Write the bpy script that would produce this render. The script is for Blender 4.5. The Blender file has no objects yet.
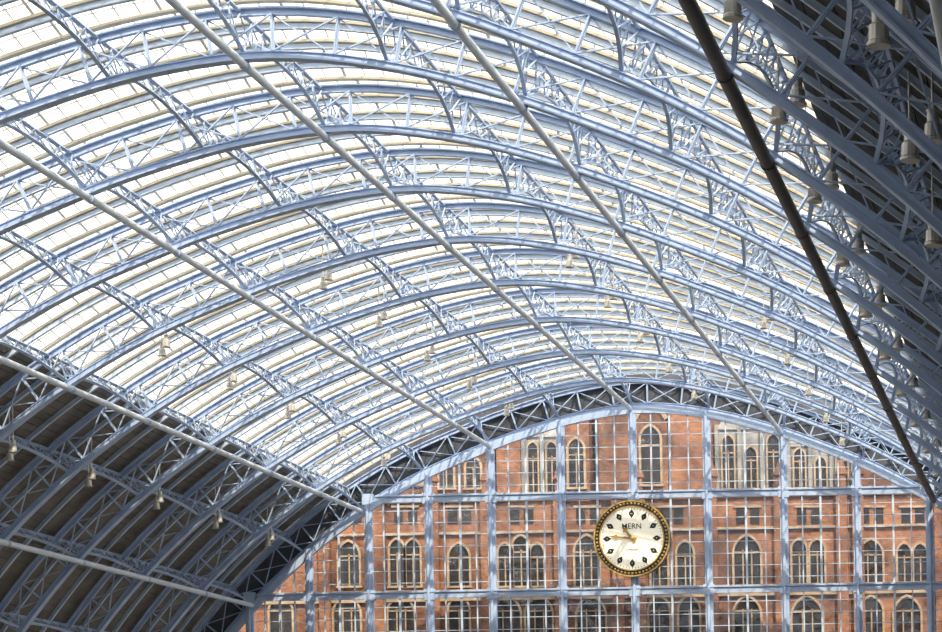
import bpy, math, random
from mathutils import Vector, Matrix
random.seed(3)
sc=bpy.context.scene
sc.view_settings.view_transform='Standard'
col=sc.collection
# ---------------- camera constants
S=15.0; F=2340.0; YG=156.0; L=8.94; CX=29.0; CZ=2.6; TH=math.radians(1.03)
def P(px,py,y=YG):
    u=px-1090.0; v=818.0-py
    a=u*math.cos(TH)+v*math.sin(TH); b=-u*math.sin(TH)+v*math.cos(TH)
    k=y/YG/S
    return CX+a*k, CZ+b*k
# ---------------- arch profile
ZA=CZ+27.93
half=[(0,0),(4.5,.52),(9,1.78),(10.5,2.33),(15,4.2),(19.1,6.5),(23,9.4),(26.5,12.7),(30,17),(33,22),(35.3,27),(36.5,30.53)]
ctrl=[(-x,f) for x,f in half[:0:-1]]+half
def cr(p0,p1,p2,p3,t):
    def kn(a,b): return max(1e-6,((b[0]-a[0])**2+(b[1]-a[1])**2)**.25)
    t0=0;t1=t0+kn(p0,p1);t2=t1+kn(p1,p2);t3=t2+kn(p2,p3); t=t1+(t2-t1)*t
    def mix(a,b,ta,tb): return tuple(a[i]*(tb-t)/(tb-ta)+b[i]*(t-ta)/(tb-ta) for i in range(2))
    A1=mix(p0,p1,t0,t1);A2=mix(p1,p2,t1,t2);A3=mix(p2,p3,t2,t3)
    B1=mix(A1,A2,t0,t2);B2=mix(A2,A3,t1,t3)
    return mix(B1,B2,t1,t2)
poly=[]
ext=[(2*ctrl[0][0]-ctrl[1][0],2*ctrl[0][1]-ctrl[1][1])]+ctrl+[(2*ctrl[-1][0]-ctrl[-2][0],2*ctrl[-1][1]-ctrl[-2][1])]
for i in range(1,len(ext)-2):
    for j in range(30):
        poly.append(cr(ext[i-1],ext[i],ext[i+1],ext[i+2],j/30))
poly.append(ctrl[-1])
poly=[(x,ZA-f) for x,f in poly]
cum=[0]
for i in range(1,len(poly)):
    cum.append(cum[-1]+math.dist(poly[i],poly[i-1]))
HL=cum[-1]/2
import bisect
def raw(s):
    t=min(max(s+HL,0),cum[-1]-1e-6); i=min(bisect.bisect_right(cum,t)-1,len(poly)-2)
    f=(t-cum[i])/(cum[i+1]-cum[i])
    return poly[i][0]*(1-f)+poly[i+1][0]*f, poly[i][1]*(1-f)+poly[i+1][1]*f
def at(s,o=0.0):
    x,z=raw(s); a=raw(s-.4); b=raw(s+.4)
    tx,tz=b[0]-a[0],b[1]-a[1]; l=math.hypot(tx,tz); tx/=l;tz/=l
    return x-tz*o, z+tx*o
def nrm(s):
    a=at(s);b=at(s,1); return b[0]-a[0],b[1]-a[1]
def s_of_x(x):
    lo,hi=-HL,HL
    for _ in range(50):
        m=(lo+hi)/2
        if raw(m)[0]<x: lo=m
        else: hi=m
    return lo
def inner_z(x): return raw(s_of_x(x))[1]
def x_at_z(z,sgn,off=0):
    lo,hi=0,HL
    for _ in range(50):
        m=(lo+hi)/2
        if at(sgn*m,off)[1]>z: lo=m
        else: hi=m
    return at(sgn*lo,off)[0]
# ---------------- mesh helpers
class M:
    def __init__(s): s.v=[];s.f=[];s.m=[]
    def add(s,vs,fs,mi=0):
        b=len(s.v); s.v+=[tuple(v) for v in vs]
        for f in fs: s.f.append([b+i for i in f]); s.m.append(mi)
    def box(s,x0,x1,y0,y1,z0,z1,mi=0):
        vs=[(x,y,z) for x in(x0,x1) for y in(y0,y1) for z in(z0,z1)]
        s.add(vs,[(0,1,3,2),(4,6,7,5),(0,4,5,1),(2,3,7,6),(0,2,6,4),(1,5,7,3)],mi)
    def beam(s,p,q,w,h,up=(0,0,1),mi=0):
        p=Vector(p);q=Vector(q);d=(q-p).normalized();up=Vector(up)
        sd=d.cross(up)
        if sd.length<1e-4: sd=d.cross(Vector((1,0,0)))
        sd.normalize(); u=sd.cross(d).normalized()
        vs=[c+sd*(a*w/2)+u*(b*h/2) for c in(p,q) for a in(-1,1) for b in(-1,1)]
        s.add(vs,[(0,1,3,2),(4,6,7,5),(0,4,5,1),(2,3,7,6),(0,2,6,4),(1,5,7,3)],mi)
    def sweep(s,s0,s1,n,o0,o1,y0,y1,mi=0):
        vs=[];fs=[]
        for i in range(n+1):
            t=s0+(s1-s0)*i/n; a=at(t,o0);b=at(t,o1)
            vs+=[(a[0],y0,a[1]),(a[0],y1,a[1]),(b[0],y1,b[1]),(b[0],y0,b[1])]
        for i in range(n):
            for j in range(4):
                k=(j+1)%4; fs.append((4*i+j,4*i+k,4*i+4+k,4*i+4+j))
        fs+=[(0,1,2,3),(4*n+3,4*n+2,4*n+1,4*n)]
        s.add(vs,fs,mi)
    def lathe(s,c,prof,seg=12,mi=0,axis='z'):
        vs=[];fs=[]
        for r,h in prof:
            for i in range(seg):
                a=2*math.pi*i/seg
                if axis=='z': vs.append((c[0]+r*math.cos(a),c[1]+r*math.sin(a),c[2]+h))
                else: vs.append((c[0]+r*math.cos(a),c[1]+h,c[2]+r*math.sin(a)))
        for j in range(len(prof)-1):
            for i in range(seg):
                k=(i+1)%seg; fs.append((j*seg+i,j*seg+k,(j+1)*seg+k,(j+1)*seg+i))
        fs.append(tuple(range(seg))); fs.append(tuple((len(prof)-1)*seg+i for i in range(seg)))
        s.add(vs,fs,mi)
    def mesh(s,name,mats,smooth=False):
        me=bpy.data.meshes.new(name); me.from_pydata(s.v,[],s.f)
        for m in mats: me.materials.append(m)
        me.polygons.foreach_set('material_index',s.m)
        if smooth: me.polygons.foreach_set('use_smooth',[True]*len(s.f))
        me.update(); return me
def obj(name,me,parent=None,loc=(0,0,0)):
    o=bpy.data.objects.new(name,me); col.objects.link(o); o.location=loc
    if parent: o.parent=parent
    return o
def empty(name,loc=(0,0,0)):
    o=bpy.data.objects.new(name,None); col.objects.link(o); o.location=loc; return o
# ---------------- materials
def mat(name,c,rough=.6,metal=0,c2=None,scale=3,bump=0,spec=.5,em=0):
    m=bpy.data.materials.new(name); m.use_nodes=True; nt=m.node_tree; b=nt.nodes['Principled BSDF']
    b.inputs['Roughness'].default_value=rough; b.inputs['Metallic'].default_value=metal
    b.inputs['Specular IOR Level'].default_value=spec
    if em:
        b.inputs['Emission Color'].default_value=(*c,1); b.inputs['Emission Strength'].default_value=em
    c2=c2 or tuple(x*.8 for x in c)
    tc=nt.nodes.new('ShaderNodeTexCoord'); n=nt.nodes.new('ShaderNodeTexNoise'); n.inputs['Scale'].default_value=scale; n.inputs['Detail'].default_value=5
    r=nt.nodes.new('ShaderNodeValToRGB'); r.color_ramp.elements[0].position=.35; r.color_ramp.elements[1].position=.65
    r.color_ramp.elements[0].color=(*c2,1); r.color_ramp.elements[1].color=(*c,1)
    nt.links.new(tc.outputs['Object'],n.inputs['Vector']); nt.links.new(n.outputs['Fac'],r.inputs['Fac']); nt.links.new(r.outputs['Color'],b.inputs['Base Color'])
    return m
steel=mat('sky_blue_painted_iron',(.43,.54,.76),.5,0,(.35,.46,.68),1.2,spec=.35)
steel_l=mat('pale_blue_painted_iron',(.54,.64,.80),.5,0,(.47,.57,.73),1.0,spec=.35)
tube=mat('tie_tube_paint',(.62,.70,.82),.32,0,(.56,.64,.76),.8)
tube_shade=mat('tie_tube_paint_shaded',(.075,.075,.08),.45,0,(.05,.05,.055),.8)  # tie tube paint with the backlit tube's shade put into the colour
gutter=mat('glazing_gutter_paint',(.64,.59,.49),.6,0,(.52,.46,.36),.6)
bars=mat('glazing_bar_paint',(.70,.73,.77),.5,0,(.62,.66,.70),1)
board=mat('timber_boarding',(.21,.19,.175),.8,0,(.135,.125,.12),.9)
board_shade=mat('timber_boarding_shaded',(.06,.062,.068),.8,0,(.035,.037,.042),.9)  # right-hand boards: that side's shade is painted into the timber colour
darkb=mat('dark_gable_boards',(.03,.03,.035),.9,0,(.02,.02,.025),2)
gableb=mat('gable_arch_boards',(.085,.095,.12),.9,0,(.05,.055,.07),1)
stone=mat('limestone_dressing',(.42,.32,.22),.8,0,(.26,.19,.13),2)
slate=mat('roof_slate',(.30,.32,.35),.7,0,(.19,.21,.24),1.5)
grey=mat('grey_dormer_cladding',(.34,.33,.32),.7,0,(.15,.15,.16),.8)
wglass=mat('dark_window_glass',(.04,.035,.035),.3,0,(.015,.015,.018),1,spec=.2)
lampm=mat('lamp_metal',(.60,.58,.54),.35,.35,(.48,.46,.43),4)
conc=mat('platform_concrete',(.25,.24,.22),.8,0,(.20,.19,.18),.5)
gold=mat('gilding',(.66,.46,.18),.4,.5,(.40,.27,.09),6)
goldd=mat('clock_hand_gilding',(.42,.27,.08),.5,.2,(.34,.21,.06),6)
black=mat('black_enamel',(.015,.015,.018),.4)
face=mat('clock_face_opal_added_glow',(.86,.82,.70),.5,0,(.84,.80,.68),1,em=.34)  # emission added to brighten the dial against roof shadow streaks
def brickmat(name,c1,c2,mort,ax='xz'):
    m=bpy.data.materials.new(name); m.use_nodes=True; nt=m.node_tree; b=nt.nodes['Principled BSDF']; b.inputs['Roughness'].default_value=.85
    tc=nt.nodes.new('ShaderNodeTexCoord'); sp=nt.nodes.new('ShaderNodeSeparateXYZ'); cb=nt.nodes.new('ShaderNodeCombineXYZ')
    ad=nt.nodes.new('ShaderNodeMath'); nt.links.new(tc.outputs['Object'],sp.inputs[0])
    nt.links.new(sp.outputs[0],ad.inputs[0]); nt.links.new(sp.outputs[1],ad.inputs[1])
    nt.links.new(ad.outputs[0],cb.inputs[0]); nt.links.new(sp.outputs[2],cb.inputs[1])
    br=nt.nodes.new('ShaderNodeTexBrick'); br.inputs['Scale'].default_value=1.6; br.inputs['Color1'].default_value=(*c1,1); br.inputs['Color2'].default_value=(*c2,1); br.inputs['Mortar'].default_value=(*mort,1); br.inputs['Mortar Size'].default_value=.015
    nt.links.new(cb.outputs[0],br.inputs['Vector'])
    n=nt.nodes.new('ShaderNodeTexNoise'); n.inputs['Scale'].default_value=.35; n.inputs['Detail'].default_value=8; n.inputs['Roughness'].default_value=.65; nt.links.new(tc.outputs['Object'],n.inputs['Vector'])
    r=nt.nodes.new('ShaderNodeValToRGB'); r.color_ramp.elements[0].position=.38; r.color_ramp.elements[1].position=.62
    r.color_ramp.elements[0].color=(.34,.30,.32,1); r.color_ramp.elements[1].color=(1.25,1.2,1.1,1)
    nt.links.new(n.outputs['Fac'],r.inputs['Fac'])
    mx=nt.nodes.new('ShaderNodeMixRGB'); mx.blend_type='MULTIPLY'; mx.inputs[0].default_value=1
    nt.links.new(br.outputs['Color'],mx.inputs[1]); nt.links.new(r.outputs['Color'],mx.inputs[2]); nt.links.new(mx.outputs[0],b.inputs['Base Color'])
    return m
brick=brickmat('red_brown_brick',(.30,.13,.062),(.19,.075,.042),(.29,.20,.14))
brick2=brickmat('station_wall_brick',(.30,.13,.09),(.22,.09,.07),(.26,.21,.17))
def glassmat(name,tcol,translu,gl,tlcol=(.9,.9,.85),wav=0):
    m=bpy.data.materials.new(name); m.use_nodes=True; nt=m.node_tree; nt.nodes.remove(nt.nodes['Principled BSDF'])
    out=nt.nodes['Material Output']
    t=nt.nodes.new('ShaderNodeBsdfTransparent'); t.inputs[0].default_value=(*tcol,1)
    d=nt.nodes.new('ShaderNodeBsdfTranslucent'); d.inputs[0].default_value=(*tlcol,1)
    g=nt.nodes.new('ShaderNodeBsdfGlossy'); g.inputs['Roughness'].default_value=.02
    if wav:
        tc=nt.nodes.new('ShaderNodeTexCoord'); n=nt.nodes.new('ShaderNodeTexNoise'); n.inputs['Scale'].default_value=.9; n.inputs['Detail'].default_value=1
        bp=nt.nodes.new('ShaderNodeBump'); bp.inputs['Strength'].default_value=wav; bp.inputs['Distance'].default_value=.1
        nt.links.new(tc.outputs['Object'],n.inputs['Vector']); nt.links.new(n.outputs['Fac'],bp.inputs['Height']); nt.links.new(bp.outputs['Normal'],g.inputs['Normal'])
    m1=nt.nodes.new('ShaderNodeMixShader'); m1.inputs[0].default_value=translu
    m2=nt.nodes.new('ShaderNodeMixShader'); m2.inputs[0].default_value=gl
    nt.links.new(t.outputs[0],m1.inputs[1]); nt.links.new(d.outputs[0],m1.inputs[2])
    nt.links.new(m1.outputs[0],m2.inputs[1]); nt.links.new(g.outputs[0],m2.inputs[2]); nt.links.new(m2.outputs[0],out.inputs[0])
    return m
rglass=glassmat('roof_glass',(.975,.97,.955),.12,.01)
rglass2=glassmat('roof_glass_fritted',(.96,.94,.89),.52,.01,(.88,.83,.71))
gglass=glassmat('screen_glass',(.97,.97,.97),.01,.16,wav=.9)

UPS=(0,1,0)
# ---------------- stations
tie_x=[-32.3,-26.5,-19.15,-10.53,-1.05,9.0,19.07,26.6,32.4]
tie_s=[s_of_x(x) for x in tie_x]
st=[]
for i,s in enumerate(tie_s):
    st.append(s)
    if i<len(tie_s)-1: st.append((s+tie_s[i+1])/2)
# ---------------- main rib
D=1.83
m=M()
N=110
for (a,b,w) in [(-.03,.03,.21),(.03,.26,.04),(.24,.28,.11),(D-.03,D+.03,.2),(D-.22,D-.03,.04),(D-.25,D-.21,.10)]:
    m.sweep(-HL,HL,N,a,b,-w,w)
NP=46
for i in range(NP):
    s0=-HL+2*HL*i/NP; s1=-HL+2*HL*(i+1)/NP
    a0=at(s0,.25);b0=at(s0,D-.22);a1=at(s1,.25);b1=at(s1,D-.22)
    for y in(-.10,.10):
        m.beam((a0[0],y,a0[1]),(b0[0],y,b0[1]),.06,.09,UPS)
    m.beam((a0[0],-.09,a0[1]),(b1[0],-.09,b1[1]),.05,.08,UPS)
    m.beam((b0[0],.09,b0[1]),(a1[0],.09,a1[1]),.05,.08,UPS)
ribme=m.mesh('arched_rib_mesh',[steel])
NB=26
for k in range(NB+1):
    obj('arched_roof_rib',ribme,None,(0,YG-k*L,0))
# ---------------- purlins (one bay)
m=M()
for s in st:
    n=nrm(s); c=at(s); t=Vector((n[1],0,-n[0])); nv=Vector((n[0],0,n[1]))
    base=Vector((c[0],0,c[1]))
    NS=8
    def ob(u): return .32+.85*(1-abs(2*u-1)**2.4)
    def top(u): return base+nv*(D-.06)+Vector((0,u*L,0))
    def bot(u): return base+nv*ob(u)+Vector((0,u*L,0))
    m.beam(top(0),top(1),.16,.07,nv)
    for i in range(NS):
        u0=i/NS;u1=(i+1)/NS
        m.beam(bot(u0),bot(u1),.15,.06,nv)
        m.beam(bot(u0)+t*.04,top(u1)+t*.04,.035,.055,t)
        m.beam(top(u0)-t*.04,bot(u1)-t*.04,.035,.055,t)
        if i: m.beam(bot(u0),top(u0),.05,.05,t)
purme=m.mesh('lattice_purlin_mesh',[steel])
# ---------------- intermediate rafters
m2=M()
for j in(1,2,3):
    y=j*L/4
    m2.sweep(-HL,HL,N,D,D+.04,y-.09,y+.09)
    m2.sweep(-HL,HL,N,D+.04,D+.22,y-.03,y+.03)
rafme=m2.mesh('rafter_mesh',[steel_l])
# ---------------- glazing bay
sg0=s_of_x(-19.6); sg1=s_of_x(19.35)
NR=4; W=L/NR; OV=D+.38; OR=OV+.48
g=M(); gf=M()
NG=60
for j in range(NR):
    y0=j*W; y1=y0+W/2; y2=y0+W
    vs=[];fa=[];fb=[]
    for i in range(NG+1):
        s=sg0+(sg1-sg0)*i/NG; a=at(s,OV);b=at(s,OR)
        vs+=[(a[0],y0,a[1]),(b[0],y1,b[1]),(a[0],y2,a[1])]
    for i in range(NG):
        fa.append((3*i,3*i+1,3*i+4,3*i+3)); fb.append((3*i+1,3*i+2,3*i+5,3*i+4))
    g.add(vs,fa,0); g.add(vs,fb,1)
    gf.sweep(sg0,sg1,NG,OR-.07,OR+.02,y1-.05,y1+.05,0)
    gf.sweep(sg0,sg1,NG,OV-.14,OV-.04,y0-.15,y0+.15,1)
    om=(OV+OR)/2
    gf.sweep(sg0,sg1,NG,om-.04,om,y1+W/4-.03,y1+W/4+.03,0)
    nb=60
    for i in range(nb+1):
        s=sg0+(sg1-sg0)*i/nb; a=at(s,OV-.03);b=at(s,OR-.03)
        w=.12 if i%5==0 else .045
        gf.beam((a[0],y0,a[1]),(b[0],y1,b[1]),w,.04,mi=0)
        gf.beam((b[0],y1,b[1]),(a[0],y2,a[1]),w,.04,mi=0)
glme=g.mesh('roof_glass_mesh',[rglass,rglass2]); gfme=gf.mesh('glazing_frame_mesh',[bars,gutter])
ceil=empty('ceiling')
for k in range(NB):
    y=YG-(k+1)*L
    obj('lattice_purlins_bay',purme,ceil,(0,y,0)); obj('rafters_bay',rafme,ceil,(0,y,0))
    obj('roof_glass_bay',glme,ceil,(0,y,0)); obj('glazing_frame_bay',gfme,ceil,(0,y,0))
# boards
YB=YG-NB*L
bm=M()
def boards(sa,sb,mi):
    n=int(abs(sb-sa)/.42); 
    for i in range(n):
        a=sa+(sb-sa)*i/n; b=sa+(sb-sa)*(i+.93)/n; o=D+.24+random.uniform(-.015,.015)
        bm.sweep(a,b,1,o,o+.05,YB,YG,mi)
    bm.sweep(sa,sb,20,D+.32,D+.42,YB,YG,1)
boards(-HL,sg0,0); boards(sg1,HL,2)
obj('timber_boarding',bm.mesh('boarding',[board,darkb,board_shade]),ceil)
# ---------------- ties
for ti,s in enumerate(tie_s):
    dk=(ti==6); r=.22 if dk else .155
    m=M(); c=at(s,-.17); seg=14; vs=[];fs=[]
    for y in(YB,YG-.62):
        for i in range(seg):
            a=2*math.pi*i/seg; vs.append((c[0]+r*math.cos(a),y,c[1]+r*math.sin(a)))
    for i in range(seg):
        k=(i+1)%seg; fs.append((i,k,seg+k,seg+i))
    m.add(vs,fs)
    me=m.mesh('tie',[tube_shade if dk else tube],True)
    mm=M()
    for k in range(1,NB+1):
        y=YG-k*L
        mm.lathe((c[0],y,c[1]),[(r+.03,-.12),(r+.03,.12)],14,0,'y')
    e=empty('longitudinal_tie_tube'); obj('tube',me,e); obj('collars',mm.mesh('collars',[tube_shade if dk else steel]),e)
# ---------------- gable screen
win=empty('window_1')
f=M()
mull=[250,310,370,430,493,563,635,709,785,858,930,1003,1075,1147]
xs=[P(px,540)[0] for px in mull]
zt=[P(600,y)[1] for y in(496,592,688,784)]
yf=YG-.25
for x in xs:
    zi=inner_z(x)
    f.box(x-.25,x+.25,yf-.12,yf+.12,0,zi,0)
    f.box(x-.08,x+.08,yf-.32,yf-.12,0,zi,0)
    for z in zt[:2]:
        f.box(x-.36,x+.36,yf-.20,yf+.1,z-.36,z+.36,0)
for z in zt:
    if z<0.5: continue
    f.box(x_at_z(z,-1),x_at_z(z,1),yf-.14,yf+.14,z-.24,z+.24,0)
    f.box(x_at_z(z,-1),x_at_z(z,1),yf-.26,yf-.12,z+.14,z+.26,0)
allx=[-36]+xs+[36]
for i in range(len(allx)-1):
    a,b=allx[i],allx[i+1]
    for j in(1,2,3):
        x=a+(b-a)*j/4; w=.075 if j!=2 else .13
        f.box(x-w/2,x+w/2,yf-.05,yf+.05,0,inner_z(x),1)
dz=(zt[0]-zt[1])/8
k=-16
while True:
    z=zt[1]+k*dz; k+=1
    if z<.5: continue
    if z>ZA-.4: break
    f.box(x_at_z(z,-1),x_at_z(z,1),yf-.03,yf+.03,z-.022,z+.022,1)
f.sweep(-HL,HL,N,-.45,-.03,yf-.15,yf+.15,0)
obj('frame',f.mesh('gable_frame',[steel,steel_l]),win)
gp=M(); vs=[];fs=[]; n=80
for i in range(n+1):
    x=-36.3+72.6*i/n; vs+=[(x,YG+.02,0.02),(x,YG+.02,inner_z(x))]
for i in range(n): fs.append((2*i,2*i+2,2*i+3,2*i+1))
gp.add(vs,fs); obj('glass',gp.mesh('gable_glass',[gglass]),win)
db=M(); db.sweep(-HL,HL,N,.02,D+.75,YG+.3,YG+.4); obj('gable_boarding',db.mesh('gb',[gableb]),win)
# ---------------- lamps
lm=M()
for x in(-23,-15.5,-7.6,4.4,13.8,20.5,25.0):
    s=s_of_x(x); c=raw(s); zl=c[1]+(.8 if x>18 else .25)
    sc_=1.15 if x>18 else .85
    for k in range(NB):
        if x<18 and k>4: continue
        y=YG-(k+1)*L+.25*L
        for q in(-.28,.28):
            cx=c[0]+q*sc_; cy=y-q*1.2; cz=zl+q*.5
            lm.lathe((cx,cy,cz),[(r_*sc_,h_*sc_) for r_,h_ in [(.19,-.36),(.23,-.36),(.235,-.30),(.20,-.26),(.19,.02),(.13,.08),(.13,.30),(.15,.30),(.15,.34),(.05,.38)]],14)
            lm.lathe((cx,cy,cz),[(.03,.36*sc_),(.03,D/max(.3,nrm(s)[1])+c[1]-cz+.02)],6)
obj('pendant_lamps',lm.mesh('pendant_lamps',[lampm]))
# ---------------- clock
yc=YG-.95; cx,cz=P(632,538.5,yc)
ck=empty('station_clock',(cx,yc,cz)); R=2.52
m=M(); m.lathe((0,0,0),[(R-.42,-.02),(R-.42,.05)],64,0,'y'); obj('dial',m.mesh('dial',[face]),ck)
m=M()
m.lathe((0,0,0),[(R-.30,.02),(R-.1,-.06),(R,.05),(R,.45),(.5,.45)],64,0,'y')
obj('case',m.mesh('case',[black]),ck)
def ring(r0,r1,y0,y1,mt,name):
    m=M();vs=[];fs=[];n=72
    for i in range(n):
        a=2*math.pi*i/n
        for r,y in((r0,y0),(r1,y0),(r1,y1),(r0,y1)): vs.append((r*math.cos(a),y,r*math.sin(a)))
    for i in range(n):
        k=(i+1)%n
        for j in range(4):
            l=(j+1)%4; fs.append((4*i+j,4*i+l,4*k+l,4*k+j))
    m.add(vs,fs); obj(name,m.mesh(name,[mt]),ck)
ring(R-.44,R-.36,-.12,.04,gold,'inner_bezel'); ring(R-.36,R-.06,-.05,.04,black,'bezel_band'); ring(R-.08,R+.02,-.12,.1,gold,'outer_bezel')
m=M()
for i in range(60):
    a=2*math.pi*i/60; m.lathe(((R-.2)*math.cos(a),-.08,(R-.2)*math.sin(a)),[(.03,-.07),(.08,-.03),(.08,.04)],6,0,'y')
obj('gilt_studs',m.mesh('studs',[gold]),ck)
m=M(); mt=M()
for i in range(60):
    a=math.radians(6*i); dx,dz_=math.sin(a),math.cos(a)
    r0,r1=R-.60,R-.50
    mt.beam((dx*r0,-.03,dz_*r0),(dx*r1,-.03,dz_*r1),.03,.02,(0,1,0))
for i in range(12):
    a=math.radians(30*i); dx,dz_=math.sin(a),math.cos(a); px,pz=dz_,-dx
    def pt(r,w): return (dx*r+px*w,-.035,dz_*r+pz*w)
    r0,r1,rm=R-1.16,R-.58,R-.86
    m.add([pt(r0,0),pt(rm-.08,.16),pt(rm+.04,.18),pt(r1,0),pt(rm+.04,-.18),pt(rm-.08,-.16)],[(0,1,2,3,4,5)])
obj('hour_lozenges',m.mesh('loz',[black]),ck); obj('minute_ticks',mt.mesh('ticks',[black]),ck)
def text(name,body,size,loc,rot,mt,font_w=0.0):
    c=bpy.data.curves.new(name,'FONT'); c.body=body; c.size=size; c.align_x='CENTER'; c.align_y='CENTER'; c.extrude=.008; c.offset=font_w
    c.materials.append(mt); o=bpy.data.objects.new(name,c); col.objects.link(o); o.parent=ck; o.location=loc; o.rotation_euler=rot
for i,t in enumerate(['XII','I','II','III','IIII','V','VI','VII','VIII','IX','X','XI']):
    a=math.radians(30*i); r=R-.88
    text('numeral_'+str(i),t,.10,(r*math.sin(a),-.05,r*math.cos(a)),(math.pi/2,a,0),face)
text('maker_name','MERN',.50,(0,-.04,.80),(math.pi/2,0,0),black,.003)
text('city_name','LONDON',.17,(0,-.04,-.75),(math.pi/2,0,0),black)
def hand(name,ang,ln,w,y):
    m=M(); a=math.radians(ang); dx,dz_=math.sin(a),math.cos(a); px,pz=dz_,-dx
    def pt(r,q,yy): return (dx*r+px*q,yy,dz_*r+pz*q)
    o=[(-.35,w*.5),(0,w*.55),(ln*.55,w*.4),(ln*.65,w*1.1),(ln*.75,w*.5),(ln,0),(ln*.75,-w*.5),(ln*.65,-w*1.1),(ln*.55,-w*.4),(0,-w*.55),(-.35,-w*.5)]
    n=len(o); vs=[pt(r,q,y) for r,q in o]+[pt(r,q,y-.03) for r,q in o]
    m.add(vs,[tuple(range(n)),tuple(range(2*n-1,n-1,-1))]+[(i,(i+1)%n,n+(i+1)%n,n+i) for i in range(n)])
    obj(name,m.mesh(name,[goldd]),ck)
hand('hour_hand',-37,1.05,.19,-.09); hand('minute_hand',-84,1.6,.15,-.13)
m=M(); m.lathe((0,-.18,0),[(.06,-.03),(.13,0),(.13,.1)],16,0,'y'); obj('hub',m.mesh('hub',[goldd]),ck)
m=M(); m.box(-.3,.3,.4,.75,-1.5,1.5); m.box(-1.5,1.5,.4,.62,-.1,.1); obj('wall_bracket',m.mesh('br',[steel]),ck)
# ---------------- hotel building behind
YH=170.0
def Q(px,py): return P(px,py,YH)
hot=empty('brick_hotel_building')
w=M(); stn=M(); gl=M(); sl=M(); gr=M()
ztop=Q(600,497)[1]
w.box(-42,50,YH,YH+8,0,ztop)
for py,h in((497,.45),(531,.18),(597,.26),(588,.10)):
    z=Q(600,py)[1]; stn.box(-42,50,YH-.3,YH,z-h/2,z+h/2)
def outline(w_,h_,n=7):
    hw=w_/2; sp=h_-hw*1.35
    pts=[(-hw,0),(-hw,sp)]
    for i in range(1,n+1):
        t=i/n; a=t*math.radians(70); 
        pts.append((-hw+hw*(1-math.cos(a))/(1-math.cos(math.radians(70))),sp+(h_-sp)*math.sin(a)/math.sin(math.radians(70))))
    pts+=[(-x,z) for x,z in pts[-2::-1]]
    return pts
def gothic(x,z,W_,H_,lights=2,y=YH,sur=.28):
    inn=outline(W_,H_); out=outline(W_+2*sur,H_+sur*1.3)
    out[0]=(out[0][0],0); out[-1]=(out[-1][0],0)
    n=len(inn)
    gl.add([(x+a,y-.03,z+b) for a,b in inn],[tuple(range(n))])
    vs=[(x+a,y-.22,z+b) for a,b in inn]+[(x+a,y-.22,z+b) for a,b in out]+[(x+a,y,z+b) for a,b in inn]+[(x+a,y,z+b) for a,b in out]
    fs=[]
    for i in range(n-1):
        fs+=[(i,i+1,n+i+1,n+i),(i,i+1,2*n+i+1,2*n+i),(n+i,n+i+1,3*n+i+1,3*n+i)]
    stn.add(vs,fs)
    stn.box(x-W_/2-sur-.05,x+W_/2+sur+.05,y-.25,y,z-.15,z)
    for i in range(1,lights):
        xx=x-W_/2+W_*i/lights; stn.box(xx-.045,xx+.045,y-.12,y-.03,z,z+H_*.72)
    stn.box(x-W_/2,x+W_/2,y-.12,y-.03,z+H_*.66,z+H_*.69)
u=YH/YG/S
for px,ww in((282,22),(348,26),(402,26),(460,20),(508,26),(540,26),(592,28),(660,20),(690,20),(748,26),(808,30),(872,22),(908,26),(960,24),(1010,24),(1060,24),(1110,24),(1160,24)):
    x,z=Q(px,640); gothic(x,z,ww*u,43*u,2 if ww<26 else 3,sur=.16)
for px,ww,hh in((350,20,44),(398,14,46),(414,14,46),(460,20,42),(506,13,42),(522,15,50),(538,13,42),(588,24,50),(660,16,44),(686,16,44),(748,26,50),(800,14,46),(818,14,46),(872,22,46),(905,13,42),(921,13,42),(960,20,44),(1010,20,44),(1060,20,44),(1110,20,44),(1160,20,44)):
    x,z=Q(px,586); gothic(x,z,ww*u,hh*u,3 if ww>21 else 2,sur=.15)
for px in(350,406,460,522,588,672,748,809,872,913):
    for q in(-7,7):
        x,z=Q(px+q,527); gl.box(x-.33,x+.33,YH-.04,YH,z+.2,z+1.4); stn.box(x-.5,x+.5,YH-.15,YH,z+1.4,z+1.55)
for px in range(-60,1250,42):
    for py in(720,800):
        x,z=Q(px,py); gothic(x,z,18*u,50*u,2)
for px in(325,380,434,487,560,618,640,712,780,842,858,940):
    x,z=Q(px,500); w.box(x-.4,x+.4,YH-.5,YH,0,ztop-.2); w.lathe((x,YH-.1,ztop),[(.35,0),(.35,1.2),(.5,1.3),(0.02,2.6)],8)
zr=ztop
sl.add([(-42,YH+1.0,zr),(50,YH+1.0,zr),(50,YH+7,zr+12),(-42,YH+7,zr+12),(50,YH+14,zr),(-42,YH+14,zr)],[(0,1,2,3),(3,2,4,5)])
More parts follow.
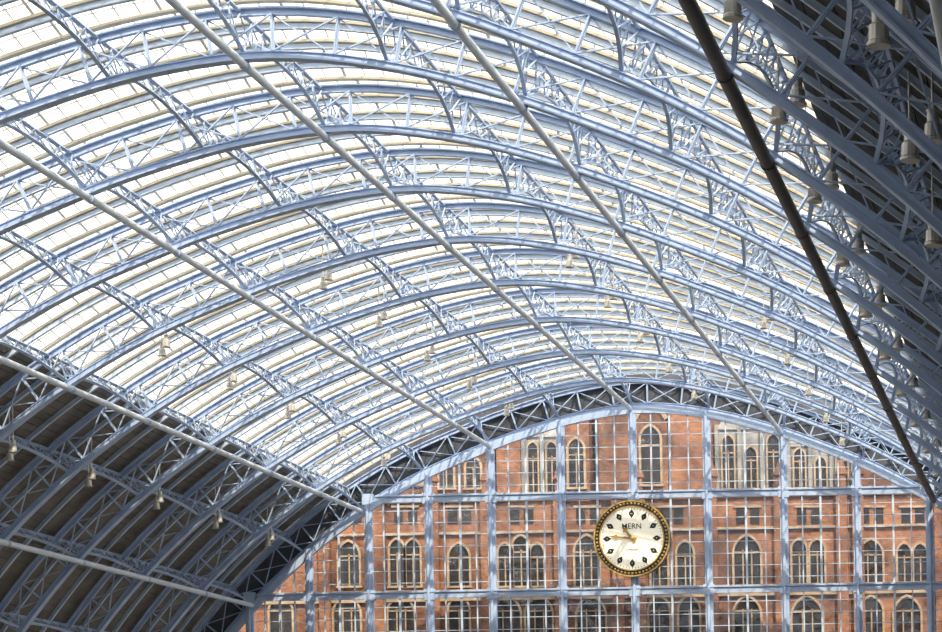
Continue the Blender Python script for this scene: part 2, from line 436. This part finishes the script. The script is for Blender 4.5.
def block(p0,p1,ptop,gab,yy=YH,win_=()):
    x0=Q(p0,450)[0]; x1=Q(p1,450)[0]; zt_=Q((p0+p1)/2,ptop)[1]
    w.box(x0,x1,yy,yy+5,ztop-.3,zt_)
    if gab:
        xm=(x0+x1)/2; hh=(x1-x0)*.8
        w.add([(x0,yy,zt_),(x1,yy,zt_),(xm,yy,zt_+hh),(x0,yy+5,zt_),(x1,yy+5,zt_),(xm,yy+5,zt_+hh)],[(0,1,2),(3,5,4)])
        sl.add([(x0-.2,yy-.2,zt_-.1),(xm,yy-.2,zt_+hh+.1),(xm,yy+5,zt_+hh+.1),(x0-.2,yy+5,zt_-.1)],[(0,1,2,3)])
        sl.add([(x1+.2,yy-.2,zt_-.1),(xm,yy-.2,zt_+hh+.1),(xm,yy+5,zt_+hh+.1),(x1+.2,yy+5,zt_-.1)],[(0,1,2,3)])
        for sx,xx in((1,x0),(-1,x1)): stn.beam((xx,yy-.1,zt_),(xm,yy-.1,zt_+hh),.35,.3)
    else:
        stn.box(x0-.15,x1+.15,yy-.2,yy+5.1,zt_-.6,zt_)
        for i in range(3):
            xx=x0+(x1-x0)*(i+.5)/3; stn.lathe((xx,yy+1,zt_),[(.28,0),(.22,.9),(.28,1.0)],8)
    for wx,wb,ww,wh,lg in win_:
        x,zz=Q(wx,wb); gothic(x,zz,ww*u,wh*u,lg,y=yy,sur=.16)
block(398,424,478,False)
block(430,492,440,True,win_=((447,488,14,30,2),(474,488,14,30,2)))
block(496,520,425,False)
block(566,590,415,True,YH-.3,((578,488,15,48,2),))
block(600,632,385,False,YH-.5)
block(636,668,420,True,YH-.2,((652,485,19,58,2),))
block(672,712,388,False,YH-.4)
block(858,900,450,True)
block(300,340,520,False)
# grey clad dormers with tall arched windows between the brick chimneys
for p0,p1,pt,nw in((522,560,436,2),(716,784,428,3),(788,852,445,3)):
    x0=Q(p0,450)[0]; x1=Q(p1,450)[0]; zt_=Q((p0+p1)/2,pt)[1]
    gr.box(x0,x1,YH+.5,YH+3,ztop,zt_)
    gr.add([(x0-.2,YH+.3,zt_),(x1+.2,YH+.3,zt_),((x0+x1)/2,YH+1.5,zt_+2.6),((x0+x1)/2,YH+1.6,zt_+2.6)],[(0,1,2,3)])
    for i in range(nw):
        xx=x0+(x1-x0)*(i+.5)/nw; ww=(x1-x0)/nw*.5
        gothic(xx,ztop+.5,ww,(zt_-ztop)*(.8 if i!=1 or nw==2 else .62),2,y=YH+.5,sur=.12)
    for i in range(nw+1):
        xx=x0+(x1-x0)*i/nw; gr.box(xx-.12,xx+.12,YH+.2,YH+.5,ztop,zt_+.3)
obj('brick_walls',w.mesh('hw',[brick]),hot); obj('stone_dressings',stn.mesh('hs',[stone]),hot)
obj('windows_glass',gl.mesh('hg',[wglass]),hot); obj('slate_roofs',sl.mesh('hsl',[slate]),hot); obj('grey_dormers',gr.mesh('hgr',[grey]),hot)
# ---------------- floor, walls
m=M(); m.box(-60,60,-90,230,-.3,0); obj('floor',m.mesh('floor',[conc]))
for nm,sg in(('wall_left',-1),('wall_right',1)):
    m=M(); m.box(min(sg*38.9,sg*39.6),max(sg*38.9,sg*39.6),YB,YG+.5,0,7); obj(nm,m.mesh(nm,[brick2]))
m=M(); vs=[];n=60
for i in range(n+1): 
    s=-HL+2*HL*i/n; a=at(s,D+.3); vs.append((a[0],YB-.3,max(0,a[1])))
vs2=[(x,YB-.9,z) for x,y,z in vs]; 
m.add(vs+vs2,[tuple(range(n+1)),tuple(range(2*n+1,n,-1))]+[(i,i+1,n+2+i,n+1+i) for i in range(n)])
obj('rear_light_blocker',m.mesh('rear_light_blocker',[brick2]))  # unseen solid end behind the camera, added to keep light off the ribs
# ---------------- light
wd=bpy.data.worlds.new('World'); sc.world=wd; wd.use_nodes=True; nt=wd.node_tree; bg=nt.nodes['Background']
tc=nt.nodes.new('ShaderNodeTexCoord'); sp=nt.nodes.new('ShaderNodeSeparateXYZ'); r=nt.nodes.new('ShaderNodeValToRGB')
r.color_ramp.elements[0].color=(.95,.96,1,1); r.color_ramp.elements[1].color=(1,.97,.89,1); r.color_ramp.elements[1].position=.35
nt.links.new(tc.outputs['Generated'],sp.inputs[0]); nt.links.new(sp.outputs[2],r.inputs[0]); nt.links.new(r.outputs[0],bg.inputs[0])
bg.inputs[1].default_value=2.5
sl_=bpy.data.lights.new('sun','SUN'); sl_.energy=6; sl_.angle=.01; sl_.color=(1,.86,.64)
so=bpy.data.objects.new('sun',sl_); col.objects.link(so); so.location=(0,0,80)
so.rotation_euler=Vector((-.55,1,-.95)).to_track_quat('-Z','Y').to_euler()
# ---------------- camera
cd=bpy.data.cameras.new('camera'); cd.sensor_width=36; cd.lens=36*F/942; cd.shift_x=-619/942; cd.shift_y=502/942; cd.clip_end=1000
co=bpy.data.objects.new('camera',cd); col.objects.link(co)
co.matrix_world=Matrix.Translation((CX,0,CZ))@Matrix.Rotation(math.pi/2,4,'X')@Matrix.Rotation(-TH,4,'Z')
sc.camera=co
